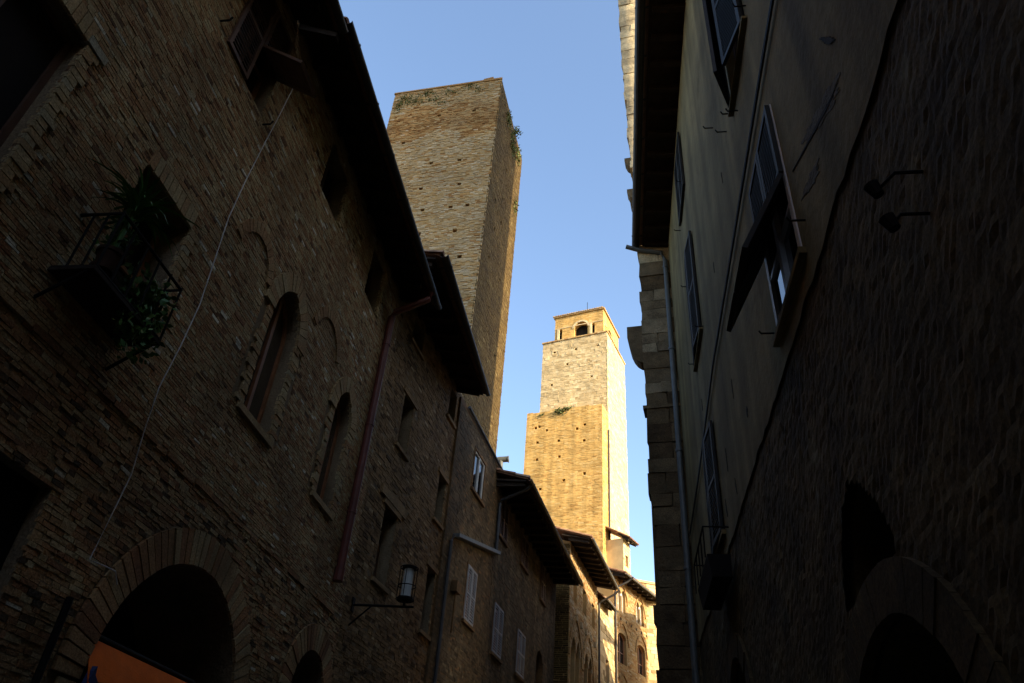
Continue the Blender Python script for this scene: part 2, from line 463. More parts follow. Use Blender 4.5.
def leaves(mb, c, r, n, size, m=0, up=.3):
    for _ in range(n):
        d = Vector((rnd.gauss(0, 1), rnd.gauss(0, 1), rnd.gauss(0, 1))).normalized() * (rnd.random() ** .5)
        p = Vector(c) + Vector((d.x * r[0], d.y * r[1], d.z * r[2]))
        a = Vector((rnd.gauss(0, 1), rnd.gauss(0, 1), rnd.gauss(up, .7))).normalized()
        b = a.cross(Vector((rnd.gauss(0, 1), rnd.gauss(0, 1), rnd.gauss(0, 1)))).normalized()
        s_ = size * rnd.uniform(.6, 1.3)
        mb.poly([p, p + a * s_ * .5 + b * s_ * .28, p + a * s_, p + a * s_ * .5 - b * s_ * .28], m, rnd.random())

def blade(mb, base, d, length, wd, droop, t):
    d = Vector(d).normalized(); side = d.cross(Vector((0, 0, 1)))
    side = side.normalized() if side.length > .05 else Vector((1, 0, 0))
    prev = None; k = 5
    for i in range(k + 1):
        f = i / k
        p = Vector(base) + d * length * f + Vector((0, 0, -droop * f * f * length))
        w_ = wd * (1 - f) ** .7 * (.6 + .8 * f) * .5 + .001
        cur = (mb.pt(p - side * w_), mb.pt(p + side * w_))
        if prev: mb.face((prev[0], prev[1], cur[1], cur[0]), 0, t)
        prev = cur

# ------------------------------------------------------------------ ground
g = MB(); g.poly([(-900, -900, -.004), (900, -900, -.004), (900, 900, -.004), (-900, 900, -.004)]); struct(g.build('ground', EARTH))
g = MB(); g.poly([(-4.2, -14, 0), (1.4, -14, 0), (1.4, 12, 0), (1.6, 24, 0), (4.5, 38, 0), (2.2, 40, 0), (-.3, 34.4, 0), (-2.5, 26, 0), (-3.6, 15, 0), (-4.2, 10, 0)])
struct(g.build('street', PAVE))

# ================================================================== LEFT: brick house A (local x = distance up the street)
A = thing('brick_house', 'brown brick house on the left with two pointed windows and a round shop arch', 'house', (-4, 0, 0), 90)
AU1 = 10.7
hA = dict(
    bigwin=Hole(1.65, 2.83, 4.7, 6.6, depth=.16),
    shut=Hole(4.03, 4.98, 8.55, 9.98, depth=.25),
    plant=Hole(3.87, 4.66, 5.05, 6.42, depth=.35),
    g1=Hole(6.45, 7.2, 5.55, 7.42, 'lancet', .3, ring=.24),
    g2=Hole(8.77, 9.44, 5.6, 7.38, 'lancet', .3, ring=.24),
    e1=Hole(6.62, 7.38, 9.22, 10.15, depth=.3),
    e2=Hole(8.86, 9.5, 9.18, 10.15, depth=.3),
    shop=Hole(5.5, 8.0, 0.0, 3.84, 'arch', 1.1, ring=.34),
    a2=Hole(9.37, 10.52, 0.0, 3.88, 'arch', .5, ring=.34),
    low=Hole(3.2, 4.47, 2.35, 3.65, depth=.16),
)
HA = list(hA.values())
wl = MB()
panel(wl, [(-12, 0), (AU1, 0), (AU1, 10.5), (-12, 10.5)], HA, 0, 0, 0, 1)
body(wl, -12, AU1, 6, 10.5, 0, zb=12)
bk = MB()
courses(bk, -4, AU1, 2.0, 4.46, HA, h=.04, L=.14, gap=.006, prot=(.002, .012), j=.005, m=0, tint=(0, .9), outlier=.08, hv=.25, pale=.01)
courses(bk, -4, AU1, 4.53, 10.42, HA, h=.034, L=.125, gap=.005, prot=(.002, .008), j=.0025, m=0, tint=(.05, 1), outlier=.1, hv=.3, pale=.008)
x_ = -4.0                                                            # thin worn string course
while x_ < AU1 - .3:
    ln = rnd.uniform(.15, .4)
    if rnd.random() < .85: bk.box(x_, min(x_ + ln, AU1) - .01, -rnd.uniform(.008, .03), .02, 4.47 + rnd.uniform(-.01, .01), 4.51 + rnd.uniform(-.008, .012), 0, rnd.uniform(.1, .6), .006)
    x_ += ln
for k in ('g1', 'g2'):
    voussoirs(bk, hA[k], .24, n=20, y=-.03, tint=(.4, .75))
    jamb_bricks(bk, hA[k].u1, .16, hA[k].z0, hA[k].sp, side=1)
    jamb_bricks(bk, hA[k].u0, .16, hA[k].z0, hA[k].sp, side=-1)
    bk.box(hA[k].u0 - .1, hA[k].u1 + .1, -.045, .25, hA[k].z0 - .075, hA[k].z0, 0, .6)
for k in ('shop', 'a2'):
    voussoirs(bk, hA[k], .32, n=46 if k == 'shop' else 24, y=-.022, tint=(.1, .75), frac=.86)
    jamb_bricks(bk, hA[k].u1, .3, 0, hA[k].sp, side=1); jamb_bricks(bk, hA[k].u0, .3, 0, hA[k].sp, side=-1)
for k in ('bigwin', 'plant', 'e1', 'e2'):
    H = hA[k]
    jamb_bricks(bk, H.u1, .13, H.z0, H.z1, side=1, tint=(.45, .9), y=-.024)
    n = int(H.w / .075)
    for i in range(n):                                                # flat brick lintel
        a = H.u0 + H.w * i / n
        if H.z1 < 10: bk.box(a + .004, a + H.w / n - .004, -.03, .03, H.z1 + .004, H.z1 + .2, 0, rnd.uniform(.4, .9), .003)
bk.box(hA['bigwin'].u1 - .02, hA['bigwin'].u1 + .2, -.04, .03, 6.6, 6.68, 0, .95, .006)
for u, z, r, a0, a1 in ((5.78, 6.95, .36, 10, 170), (8.0, 7.36, .44, 15, 165)):       # blind relieving arches
    n = 15
    for i in range(n):
        a, b = R(a0 + (a1 - a0) * i / n), R(a0 + (a1 - a0) * (i + .9) / n)
        q = [(r, a), (r, b), (r + .13, b), (r + .13, a)]
        c = [(u + x * math.cos(t_), -.022 - rnd.uniform(0, .01), z + x * math.sin(t_) * 1.15) for x, t_ in q]
        bk.hexa([(x, .0, zz) for x, _, zz in c] + c, 0, rnd.uniform(.25, .55))
wa = wl.build('wall', [MORTAR, DARK], A)
bk.build('brickwork', BRICK, wa)
del wl, bk
eave_roof(A, -11.5, 4.84, .78, 10.0, 10.36, gr=.06)
eave_roof(A, 4.9, 10.62, .8, 10.2, 10.5, gr=.06)
# windows of A
casement(A, hA['g1'], y=.14, bars=0, wd=.05, glass=REFLG)
casement(A, hA['g2'], y=.14, bars=0, wd=.05, glass=REFLG)
casement(A, hA['bigwin'], y=.1, wd=.05, frame=SHUT, bars=0, glass=DARK)
casement(A, hA['shut'], y=.18, bars=1)
casement(A, hA['plant'], y=.26, bars=1)
casement(A, hA['e1'], y=.2, bars=0, frame=SHUT)
casement(A, hA['e2'], y=.2, bars=0, frame=SHUT)
casement(A, hA['low'], y=.1, bars=0, wd=.04, frame=IRON, glass=DARK)
# louvred shutters of the upper window: left leaf closed, right leaf with its lower flap tilted out
louvre(4.03, 4.5, 8.56, 9.98, -.035, .005, rail=.05).build('shutter', SHUT, A)
louvre(4.51, 4.98, 9.28, 9.98, -.035, .005, rail=.05, mid=False).build('shutter', SHUT, A)
turned(louvre(4.51, 4.98, 8.56, 9.26, -.035, .005, rail=.05, mid=False), (4.7, -.02, 9.26), 'X', -55).build('shutter', SHUT, A)
for u, z in ((3.84, 8.63), (5.05, 8.5), (3.84, 9.7)):
    hk = MB(); hk.tube([(u, .02, z), (u, -.1, z), (u, -.12, z + .05)], .012, n=6); hk.build('shutter_hook', IRON, A)
# doors in the dark arches
d = MB(); d.box(5.5, 8.0, 1.02, 1.08, 0, 2.5); d.box(6.72, 6.78, .99, 1.02, 0, 2.5)
for i in range(5): d.box(5.6 + i * .48, 5.98 + i * .48, 1.0, 1.02, .3, 2.3)
d.build('shop_door', SHUT, A)
d = MB(); d.box(9.37, 10.52, .42, .48, 0, 3.2); d.box(9.93, 9.97, .4, .42, 0, 3.2); d.build('door', SHUT, A)
# red rain pipe with its arm back to the gutter
p = MB()
p.tube([(10.12, -.73, 10.16), (10.12, -.7, 10.02), (10.1, -.12, 9.72), (10.1, -.07, 9.6), (10.1, -.07, 4.9)], .062, n=10)
for z in (9.0, 7.4, 5.9): p.tube([(10.1, -.07, z - .02), (10.1, -.07, z + .02)], .074, n=10)
p.tube([(10.1, -.07, 5.05), (10.1, -.07, 4.86)], .076, n=10)
p.build('rain_pipe', REDM, A)
p = MB(); p.tube([(5.03, -.05, 3.05), (5.03, -.05, 0)], .028, n=8); p.build('rain_pipe', IRON, A)

# pale cable hanging down the brick wall
c = MB()
pts = [(5.27, 9.9), (5.27, 9.5), (5.22, 8.9), (5.16, 8.3), (5.1, 7.6), (5.07, 7.0), (5.12, 6.4), (5.16, 5.9), (5.13, 5.4), (5.07, 4.9), (5.1, 4.5), (5.16, 4.1), (5.13, 3.8), (5.08, 3.35), (5.28, 3.37), (5.42, 3.38), (5.5, 3.3)]
c.tube([(-4 + .04, u, z) for u, z in pts], .0055, n=6)
tag(c.build('cable', CABLE), 'thin pale cable running down the brown brick wall between pointed window and plants', 'cable')

# orange awning in the shop arch
aw = thing('awning', 'orange canvas awning inside the round shop arch at bottom left', 'awning', (-4, 5.5, 0), 90)
c = MB()
n = 8
for i in range(n):
    y0, y1 = .03 - .05 * i, .03 - .05 * (i + 1)
    z0, z1 = 2.9 - .1 * i - .008 * i * i, 2.9 - .1 * (i + 1) - .008 * (i + 1) ** 2
    fold = lambda u, q: .03 * q / n * math.sin(u * 11 + .6 * math.sin(u * 5))
    for k in range(28):
        ua, ub = 1.75 * k / 28, 1.75 * (k + 1) / 28
        c.hexa([(ua, y0 + fold(ua, i), z0), (ub, y0 + fold(ub, i), z0), (ub, y0 + fold(ub, i) + .008, z0), (ua, y0 + fold(ua, i) + .008, z0),
                (ua, y1 + fold(ua, i + 1), z1), (ub, y1 + fold(ub, i + 1), z1), (ub, y1 + fold(ub, i + 1) + .008, z1), (ua, y1 + fold(ua, i + 1) + .008, z1)])
c.build('canvas', ORANGE, aw)
c = MB(); c.tube([(.0, .06, 2.93), (1.75, .06, 2.93)], .025, n=10); c.tube([(.1, .1, 2.6), (.1, -.5, 2.56)], .014, n=6); c.tube([(1.56, .1, 2.6), (1.56, -.5, 2.56)], .014, n=6)
c.build('awning_frame', IRON, aw)
b = MB(); b.prism([(.0, 2.56), (.07, 2.5), (.12, 2.6), (.06, 2.64), (.05, 2.7), (.02, 2.66)], -.1, -.05)
bb = b.build('cloth_bundle', BLUE); bb.location = (-4, 5.5, 0); bb.rotation_euler = (0, 0, R(90))
tag(bb, 'small blue cloth bundle hanging left of the orange awning', 'cloth')

# plant cage with plants under the left window
pc = thing('plant_rack', 'black iron plant cage fixed to the brick wall below a leafy window', 'plant rack', (-4, 3.55, 4.92), 90)
c = MB()
for z in (.02, .55):
    c.tube([(0, .02, z), (0, -.36, z), (.9, -.36, z), (.9, .02, z)], .014, n=6)
for u in np.linspace(0, .9, 6):
    c.tube([(u, -.36, .0), (u, -.36, .57)], .011, n=6)
    c.tube([(u, -.36, .02), (u, .02, .02)], .01, n=6)
for v in (-.12, -.24):
    c.tube([(0, v, .02), (0, v, .55)], .01, n=6); c.tube([(.9, v, .02), (.9, v, .55)], .01, n=6)
    c.tube([(0, v, .03), (.9, v, .03)], .01, n=6)
c.tube([(0, -.36, .02), (0, .03, -.28)], .014, n=6); c.tube([(.9, -.36, .02), (.9, .03, -.28)], .014, n=6)
c.build('iron_bars', IRON, pc)
c = MB(); c.box(-.02, .92, -.37, .0, -.02, .01); c.build('shelf', WOOD, pc)
def pot(name, label, x, y, z, r, h):
    t_ = thing(name, label, 'potted plant', (x, y, z), group='potted plants in the iron cage')
    m = MB(); n = 14
    prof = [(r * .7, 0), (r * .95, h * .8), (r * 1.08, h * .82), (r * 1.08, h), (r * .95, h), (r * .9, h * .9), (0.01, h * .9)]
    rings = [[m.pt((a * math.cos(2 * math.pi * k / n), a * math.sin(2 * math.pi * k / n), zz)) for k in range(n)] for a, zz in prof]
    for P, Q in zip(rings, rings[1:]):
        for k in range(n): m.face((P[k], P[(k + 1) % n], Q[(k + 1) % n], Q[k]))
    m.face(rings[0][::-1]); m.build('pot', CLAY, t_)
    return t_
t_ = pot('spiky_plant', 'spiky long leaved green plant at the top of the iron plant cage', -3.78, 3.76, 5.08, .1, .18)
m = MB()
m.tube([(0, 0, .15), (.01, 0, .6), (0, .02, .8)], .02, n=6)
for i in range(70):
    a = rnd.uniform(0, 6.28); e = rnd.uniform(.1, 1.3)
    blade(m, (0, .02, .8 - rnd.random() * .28), (math.cos(a) * math.cos(e), math.sin(a) * math.cos(e), math.sin(e)), rnd.uniform(.32, .58), .036, rnd.uniform(.2, .9), rnd.random())
m.build('foliage', LEAF, t_)
t_ = pot('trailing_plant', 'small leaved bushy plant trailing below the iron cage bars', -3.8, 4.2, 4.97, .1, .19)
m = MB(); leaves(m, (.05, .05, .25), (.17, .3, .2), 420, .07); leaves(m, (.12, .02, -.08), (.1, .28, .3), 330, .065)
for i in range(8):
    a = rnd.uniform(0, 6.28); m.tube([(0, 0, .15), (.1 * math.cos(a), .15 * math.sin(a), .3), (.16, .25 * math.sin(a), .05 - .2 * rnd.random())], .005, n=4)
m.build('foliage', LEAF, t_)
t_ = pot('climbing_plant', 'thin leaved pot plant at the left end of the iron cage', -3.83, 3.8, 4.97, .09, .17)
m = MB(); leaves(m, (0, 0, .45), (.12, .16, .3), 150, .075)
for i in range(5): m.tube([(0, 0, .1), (rnd.uniform(-.08, .08), rnd.uniform(-.1, .1), .7)], .005, n=4)
m.build('foliage', LEAF, t_)

# ================================================================== LEFT: house B with small deep windows
B = thing('small_window_house', 'brown rubble house with narrow deep windows between red rain pipe and tall tower', 'house', (-4, 10.7, 0), 90 - 5.8)
hB = [Hole(.68, 1.28, 10.07, 10.62, depth=.3), Hole(.84, 1.36, 7.84, 8.9, depth=.35), Hole(.84, 1.42, 5.4, 6.65, depth=.35),
      Hole(3.3, 3.77, 5.26, 6.46, depth=.35), Hole(3.24, 3.7, 7.44, 8.42, depth=.35), Hole(3.24, 3.7, 9.84, 10.58, depth=.3)]
wl = MB(); panel(wl, [(-.05, 0), (4.2, 0), (4.2, 10.85), (-.05, 10.85)], hB, 0, 0, 0, 1); body(wl, -.05, 4.2, 6, 10.85, 0, zb=12.4)
bk = MB()
courses(bk, -.05, 4.2, 2, 10.8, hB, h=.05, L=.17, gap=.006, prot=(0, .011), j=.005, tint=(0, 1), hv=.35, outlier=.1, pale=.015)
bk.box(.55, 1.75, -.04, .02, 6.76, 6.92, 0, .8, .008)
for H in hB:
    bk.box(H.u0 - .08, H.u1 + .08, -.05, .2, H.z0 - .07, H.z0 - .004, 0, .7, .004)
    if H.z1 < 10: bk.box(H.u0 - .12, H.u1 + .12, -.034, .03, H.z1 + .004, H.z1 + .1, 0, .6, .006)
bw = wl.build('wall', [MORTAR, DARK], B); bk.build('stonework', STONEB, bw)
for H in hB: casement(B, H, y=.22, wd=.05, bars=0, frame=SHUT)
eave_roof(B, -.9, 3.75, .78, 10.62, 10.82, gmat=GUTTER, gr=.055, skew=.5)

# street lantern on its wall bracket
L_ = thing('street_lantern', 'caged cylindrical lantern standing on an iron wall bracket', 'street lamp', (-3.97, 10.99, 0), 90)
f = MB()
f.tube([(0, .03, 3.2 + 1.6), (0, -.95, 3.195 + 1.6)], .018, n=8)
f.tube([(0, .0, 4.5), (0, -.3, 4.79)], .012, n=6)
f.box(-.05, .05, -.02, .02, 4.7, 4.9)
f.build('bracket', IRON, L_)
f = MB(); cx, cy = 0, -.8
f.tube([(cx, cy, 4.79), (cx, cy, 4.9)], .02, n=8)
for z in (4.9, 5.1, 5.38): 
    n = 16; ring = [(cx + .135 * math.cos(2 * math.pi * k / n), cy + .135 * math.sin(2 * math.pi * k / n), z) for k in range(n + 1)]
    f.tube(ring, .008, n=5, cap=False)
for k in range(6):
    a = 2 * math.pi * k / 6; f.tube([(cx + .135 * math.cos(a), cy + .135 * math.sin(a), 4.9), (cx + .135 * math.cos(a), cy + .135 * math.sin(a), 5.38)], .006, n=5)
f.tube([(cx, cy, 4.88), (cx, cy, 4.93)], .12, n=14); f.tube([(cx, cy, 5.36), (cx, cy, 5.4)], .11, n=14)
f.build('cage', IRON, L_)
f = MB(); f.tube([(cx, cy, 4.93), (cx, cy, 5.36)], .075, n=14); f.build('lamp_glass', LGLASS, L_)

# ================================================================== LEFT: narrow rendered house, then the longer one with white-grey shutters
def shutters(parent, H, m=GSHUT, y=-.04, gap=.012, name='shutter'):
    louvre(H.u0 - .01, H.c - gap / 2, H.z0, H.z1, y, y + .035, rail=.05, step=.06, mid=True).build(name, m, parent)
    louvre(H.c + gap / 2, H.u1 + .01, H.z0, H.z1, y, y + .035, rail=.05, step=.06, mid=True).build(name, m, parent)

def surround(mb, H, w_=.07, m=0, y=-.02, t=.8):
    mb.box(H.u0 - w_, H.u0, y, .02, H.z0, H.z1, m, t); mb.box(H.u1, H.u1 + w_, y, .02, H.z0, H.z1, m, t)
    mb.box(H.u0 - w_, H.u1 + w_, y, .02, H.z1 + .003, H.z1 + w_, m, t); mb.box(H.u0 - w_ - .04, H.u1 + w_ + .04, y - .05, .1, H.z0 - .07, H.z0 - .003, m, t)

N = thing('narrow_house', 'narrow dark rendered house below the tall tower with one grey shuttered window', 'house', (-3.52, 14.83, 0), 90 - 6.8)
hN = [Hole(1.1, 2.0, 9.03, 10.06, depth=.3), Hole(1.42, 2.11, 6.1, 7.31, depth=.2)]
wl = MB(); panel(wl, [(-.3, 0), (3.4, 0), (3.4, 10.66), (-.3, 10.72)], hN, 0, 0, 0, 1); body(wl, -.3, 3.4, .95, 10.68, 0, zb=11)
courses(wl, -.3, 3.4, 3, 10.6, hN, h=.06, L=.2, gap=.006, prot=(0, .008), j=.006, tint=(0, .75), hv=.35, m=2)
for H in hN: surround(wl, H, .05)
wl.build('wall', [PLASTG, DARK, RENDB], N)
casement(N, hN[0], y=.01, wd=.035, frame=WFRAME, bars=0)
casement(N, hN[1], y=.12)
shutters(N, hN[1])
p = MB(); p.tube([(.2, -.05, 10.7), (3.5, -.05, 10.62)], .035, n=8); p.build('gutter', GUTTER, N)
p = MB(); p.tube([(.12, -.06, 7.46), (.0, -.06, 7.3), (.03, -.06, 0)], .04, n=8); p.build('rain_pipe', GUTTER, N)
p = MB(); p.box(.2, 3.5, -.16, .02, 7.42, 7.5); p.v = [(x, y, z + .25 * x) for x, y, z in p.v]; p.build('ledge', ZINC, N)
p = MB(); p.box(.45, .75, -.14, 0, 6.4, 6.62); p.tube([(.6, -.07, 6.4), (.6, -.07, 5.6)], .02, n=6); p.build('meter_box', PLASTG, N)

C = thing('shuttered_house', 'long brown house under a deep dark eave with two pairs of grey shutters', 'house', (-3.52, 14.83, 0), 90 - 6.8)
hC = [Hole(3.72, 4.44, 8.93, 9.95, depth=.25), Hole(6.15, 6.98, 9.05, 9.92, depth=.25), Hole(8.95, 9.6, 8.9, 10.02, depth=.25),
      Hole(3.82, 4.66, 6.02, 7.2, depth=.2), Hole(6.3, 7.2, 6.1, 7.24, depth=.2), Hole(8.8, 9.8, 5.2, 7.4, 'arch', .35)]
wl = MB(); panel(wl, [(3.4, 0), (11.5, 0), (11.5, 10.3), (3.4, 10.3)], hC, 0, 0, 0, 1); body(wl, 3.4, 11.5, 6, 10.3, 0, zb=11.9)
courses(wl, 3.4, 11.5, 3, 10.25, hC, h=.065, L=.22, gap=.006, prot=(0, .01), j=.007, tint=(.1, 1), hv=.35, m=2)
for H in hC[:5]: surround(wl, H, .05)
wl.build('wall', [PLASTG, DARK, RENDB], C)
for H in hC[:3]: casement(C, H, y=.12, wd=.05, frame=SHUT)
for H in hC[3:5]: casement(C, H, y=.12); shutters(C, H)
casement(C, hC[5], y=.2, frame=SHUT, bars=1)
for H in hC[:3]:
    shutters(C, H, SHUT)
eave_roof(C, 3.05, 11.4, 1.0, 10.08, 10.16, depth=5, rise=.3, gr=.055)
p = MB(); p.tube([(3.3, -.92, 10.1), (3.3, -.8, 9.98), (3.42, -.1, 9.75), (3.42, -.06, 9.65), (3.42, -.06, 8.3)], .045, n=8); p.build('rain_pipe', GUTTER, C)
fl = thing('flue_pipe', 'short bluish flue pipe with cowl beside the tower foot above the dark eave', 'flue pipe', (-3.3, 19.2, 10.85))
p = MB(); p.tube([(0, 0, -.2), (0, 0, .55)], .07, n=10); p.build('stack', ZINC, fl)
p = MB(); p.tube([(-.1, 0, .6), (.2, 0, .62)], .085, n=12); p.tube([(.2, 0, .62), (.23, 0, .622)], .1, n=12); p.build('cowl', ZINC, fl)

# ================================================================== TALL SHADED TOWER on the left
T1 = thing('shaded_tower', 'tall plain brick tower standing in shade above the left-hand roofs', 'tower', (-3.97, 16.3, 0), -5)
TH = 25.75
def holes_at(pts, s=.15, depth=.25): return [Hole(u - s / 2, u + s / 2, z - s / 2, z + s / 2, depth=depth) for u, z in pts]
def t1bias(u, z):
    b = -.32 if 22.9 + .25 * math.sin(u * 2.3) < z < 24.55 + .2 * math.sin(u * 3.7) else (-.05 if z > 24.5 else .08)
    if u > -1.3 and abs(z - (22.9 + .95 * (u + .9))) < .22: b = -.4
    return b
hf = holes_at([(-2.23, 24.05), (-.9, 24.05), (-2.17, 21.41), (-1.16, 21.41), (-2.37, 20.16), (-1.02, 20.15), (-2.16, 19.1), (-1.2, 19.1), (-.63, 19.11), (-.93, 18.0), (-2.12, 18.0), (-.64, 16.87), (-3.4, 22.7), (-3.3, 19.1), (-3.5, 17)], .14)
wl = MB()
panel(wl, [(-4.2, 0), (0, 0), (0, TH), (-4.2, TH)], hf, 0, 0, 0, 1)
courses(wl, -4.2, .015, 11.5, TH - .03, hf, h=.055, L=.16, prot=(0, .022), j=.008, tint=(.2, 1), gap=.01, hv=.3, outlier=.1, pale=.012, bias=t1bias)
wl.box(-4.24, .03, -.04, .02, TH - .03, TH + .05, 0, .3, .01)
sd = MB(T=lambda u, n, z: (-n, u, z))
hs = holes_at([(.89, 20.2), (1.75, 21.14), (1.16, 19.09), (1.84, 20.06), (1.8, 22.75), (.9, 17.6), (2.4, 17.9), (1.5, 16.0), (2.7, 15)], .13)
panel(sd, [(0, 0), (3.85, 0), (3.85, TH), (0, TH)], hs, 0, 0, 0, 1)
courses(sd, -.015, 3.87, 9.5, TH - .03, hs, h=.055, L=.18, prot=(0, .012), j=.004, tint=(.25, .95), gap=.008, hv=.25, outlier=.1)
wl.poly([(-4.2, 3.85, 0), (-4.2, 0, 0), (-4.2, 0, TH), (-4.2, 3.85, TH)]); wl.poly([(0, 3.85, 0), (-4.2, 3.85, 0), (-4.2, 3.85, TH), (0, 3.85, TH)])
wl.poly([(-4.2, 0, TH), (0, 0, TH), (0, 3.85, TH), (-4.2, 3.85, TH)])
wl.box(-.72, -.34, .0, .35, TH + .04, TH + .2, 0, .2, .02)
wl.build('front_wall', [TBRICK, DARK], T1); sd.build('side_wall', [TBRICKSH, DARK], T1)
m = MB()
for u, z, ru, rz_, k in ((-3.6, 25.3, .5, .2, 130), (-2.9, 25.45, .4, .18, 100), (-2.5, 25.0, .25, .15, 50), (-1.2, 25.5, .35, .2, 80), (-3.9, 25.0, .25, .25, 60), (-.8, 25.2, .2, .12, 30), (-3.3, 25.05, .7, .25, 160), (-1.9, 25.3, .6, .2, 110), (-3.9, 24.7, .2, .3, 60), (-2.2, 24.75, .3, .12, 40)):
    leaves(m, (u, -.05, z), (ru, .06, rz_), k, .07)
o = m.build('wall_plants', WEED); o.location = (-3.97, 16.3, 0); o.rotation_euler = (0, 0, R(-5))
tag(o, 'low weeds growing along the front rim of the shaded brick tower', 'plants')
m = MB()
for y, z, ry, rz_, k in ((1.3, 25.0, .35, .4, 130), (2.2, 24.6, .45, .7, 220), (3.0, 25.0, .4, .6, 160), (3.3, 22.3, .25, .6, 70)):
    leaves(m, (.06, y, z), (.08, ry, rz_), k, .09)
leaves(m, (.22, 2.0, 25.15), (.16, .25, .22), 90, .09)
for i in range(9): m.tube([(.0, 1.9, 24.85), (.2 + rnd.uniform(-.1, .15), 2.0 + rnd.uniform(-.2, .2), 25.1 + rnd.uniform(0, .25))], .008, n=4)
o = m.build('wall_bush', WEED); o.location = (-3.97, 16.3, 0); o.rotation_euler = (0, 0, R(-5))
tag(o, 'green bush growing over the right edge at the top of the shaded brick tower', 'plants')

# ================================================================== LEFT FAR: arched house D, strip house E, bay house F, lit house G
D = thing('arched_window_house', 'sunlit brick house with paired pointed windows beyond the dark eave', 'house', (-1.70, 26.6, 0), 90 - 9)
hD = []
for u in (.72, 3.0):
    hD += [Hole(u - .35, u + .3, 6.6, 8.7, 'lancet', .3, ring=.1), Hole(u + .42, u + 1.07, 6.6, 8.7, 'lancet', .3, ring=.1)]
hD += [Hole(.58, 1.2, 9.9, 10.9, depth=.3), Hole(2.3, 3.0, 10.0, 10.95, depth=.3), Hole(4.1, 4.7, 10.0, 10.95, depth=.3)]
wl = MB(); panel(wl, [(0, 0), (5.25, 0), (5.25, 11.9), (0, 11.9)], hD, 0, 0, 0, 1); body(wl, 0, 5.25, 5, 11.9, 0, zb=13)
courses(wl, 0, 5.27, 5, 11.8, hD, h=.07, L=.27, prot=(0, .02), tint=(.1, .95))
for u in (.72, 3.0):
    Hh = Hole(u - .62, u + 1.34, 6.6, 9.35, 'lancet'); voussoirs(wl, Hh, .16, n=24, y=-.05, tint=(.3, .6))
    for k in (-.35, .42): voussoirs(wl, Hole(u + k, u + k + .65, 6.6, 8.7, 'lancet'), .1, n=12, y=-.03)
for k in range(5): wl.box(.9 + k * .9, 1.05 + k * .9, -.1, .02, 9.3, 9.5, 0, .8)
sd = MB(T=lambda u, n, z: (n, -u, z)); 
sd = MB(T=lambda u, n, z: (-.001 + n * 0 + u * 0, 0, z))
wl.build('wall', [TBRICK, DARK], D)
sd = MB(T=lambda u, n, z: (n, -u, z)); courses(sd, -5, -.02, 5, 11.8, [], h=.07, L=.27, prot=(0, .02), tint=(.1, .95)); sd.build('end_wall', TBRICKSH, D)
for H in hD[:4]: casement(D, H, y=.18, bars=1, mull=False, wd=.045, frame=WFRAME)
for H in hD[4:]: casement(D, H, y=.2, bars=0, frame=SHUT)
eave_roof(D, -.4, 5.35, .95, 11.78, 11.95, depth=4.5, rise=.3, gr=.05, gmat=ZINC)
p = MB(); p.tube([(5.2, -.95, 11.75), (5.2, -.8, 11.6), (5.2, -.2, 11.3), (5.2, -.1, 11.2), (5.2, -.1, 0)], .045, n=8); p.build('rain_pipe', GUTTER, D)

E_ = thing('strip_house', 'narrow pale wall with small low tiled roof between arched house and tower', 'house', (-.88, 31.8, 0), 90 - 14)
wl = MB(); hE = [Hole(1.3, 1.9, 8.3, 9.4, depth=.25)]
panel(wl, [(0, 0), (2.75, 0), (2.75, 11.7), (0, 11.7)], hE, 0, 0, 0, 1); body(wl, 0, 2.75, 4, 11.7, 0, zb=12.4)
courses(wl, 0, 2.76, 5, 11.6, hE, h=.2, L=.4, gap=.02, prot=(0, .025), j=.012, tint=(.05, 1), hv=.3)
wl.build('wall', [PALEST, DARK], E_)
casement(E_, hE[0], y=.15, bars=0)
eave_roof(E_, .05, 1.7, .5, 11.35, 11.6, depth=3.5, rise=.25, gr=.04, gmat=ZINC)

F = thing('bay_house', 'brown brick house with two rows of arched windows below a dark sloping eave', 'house', (-.2, 34.5, 0), 90 - 24)
hF = []
for c_ in (.88, 3.05):
    hF += [Hole(c_ - .46, c_ - .03, 11.95, 13.0, 'lancet', .3, ring=.08), Hole(c_ + .03, c_ + .46, 11.95, 13.0, 'lancet', .3, ring=.08)]
    hF += [Hole(c_ - .47, c_ + .47, 9.65, 11.0, 'seg', .3, ring=.1), Hole(c_ - .5, c_ + .5, 7.0, 8.75, 'arch', .3, ring=.1)]
wl = MB(); panel(wl, [(0, 0), (4.1, 0), (4.1, 13.55), (0, 13.55)], hF, 0, 0, 0, 1); body(wl, 0, 4.1, 5, 13.55, 0, zb=14.5)
courses(wl, 0, 4.12, 6, 13.5, hF, h=.07, L=.27, prot=(0, .02), tint=(.1, .8))
for c_ in (.88, 3.05):
    voussoirs(wl, Hole(c_ - .58, c_ + .58, 12, 13.22, 'lancet'), .1, n=16, y=-.05, tint=(.25, .5))
    voussoirs(wl, Hole(c_ - .62, c_ + .62, 9.6, 11.42, 'lancet'), .1, n=16, y=-.05, tint=(.25, .5))
    voussoirs(wl, Hole(c_ - .62, c_ + .62, 7, 9.2, 'lancet'), .1, n=16, y=-.05, tint=(.25, .5))
for k in range(7): wl.box(.1 + k * .6, .2 + k * .6, -.02, .05, 11.55, 11.66, 1)
wl.build('wall', [TBRICK, DARK], F)
for i, H in enumerate(hF):
    casement(F, H, y=.14, bars=1, mull=H.w > .6, wd=.04, frame=WFRAME if H.w < .6 else FRAME)
for c_ in (.88, 3.05):
    q = MB(); q.tube([(c_, .04, 11.95), (c_, .04, 12.7)], .032, n=8); q.tube([(c_, .04, 12.68), (c_, .04, 12.78)], .055, n=8); q.build('window_column', WFRAME, F)
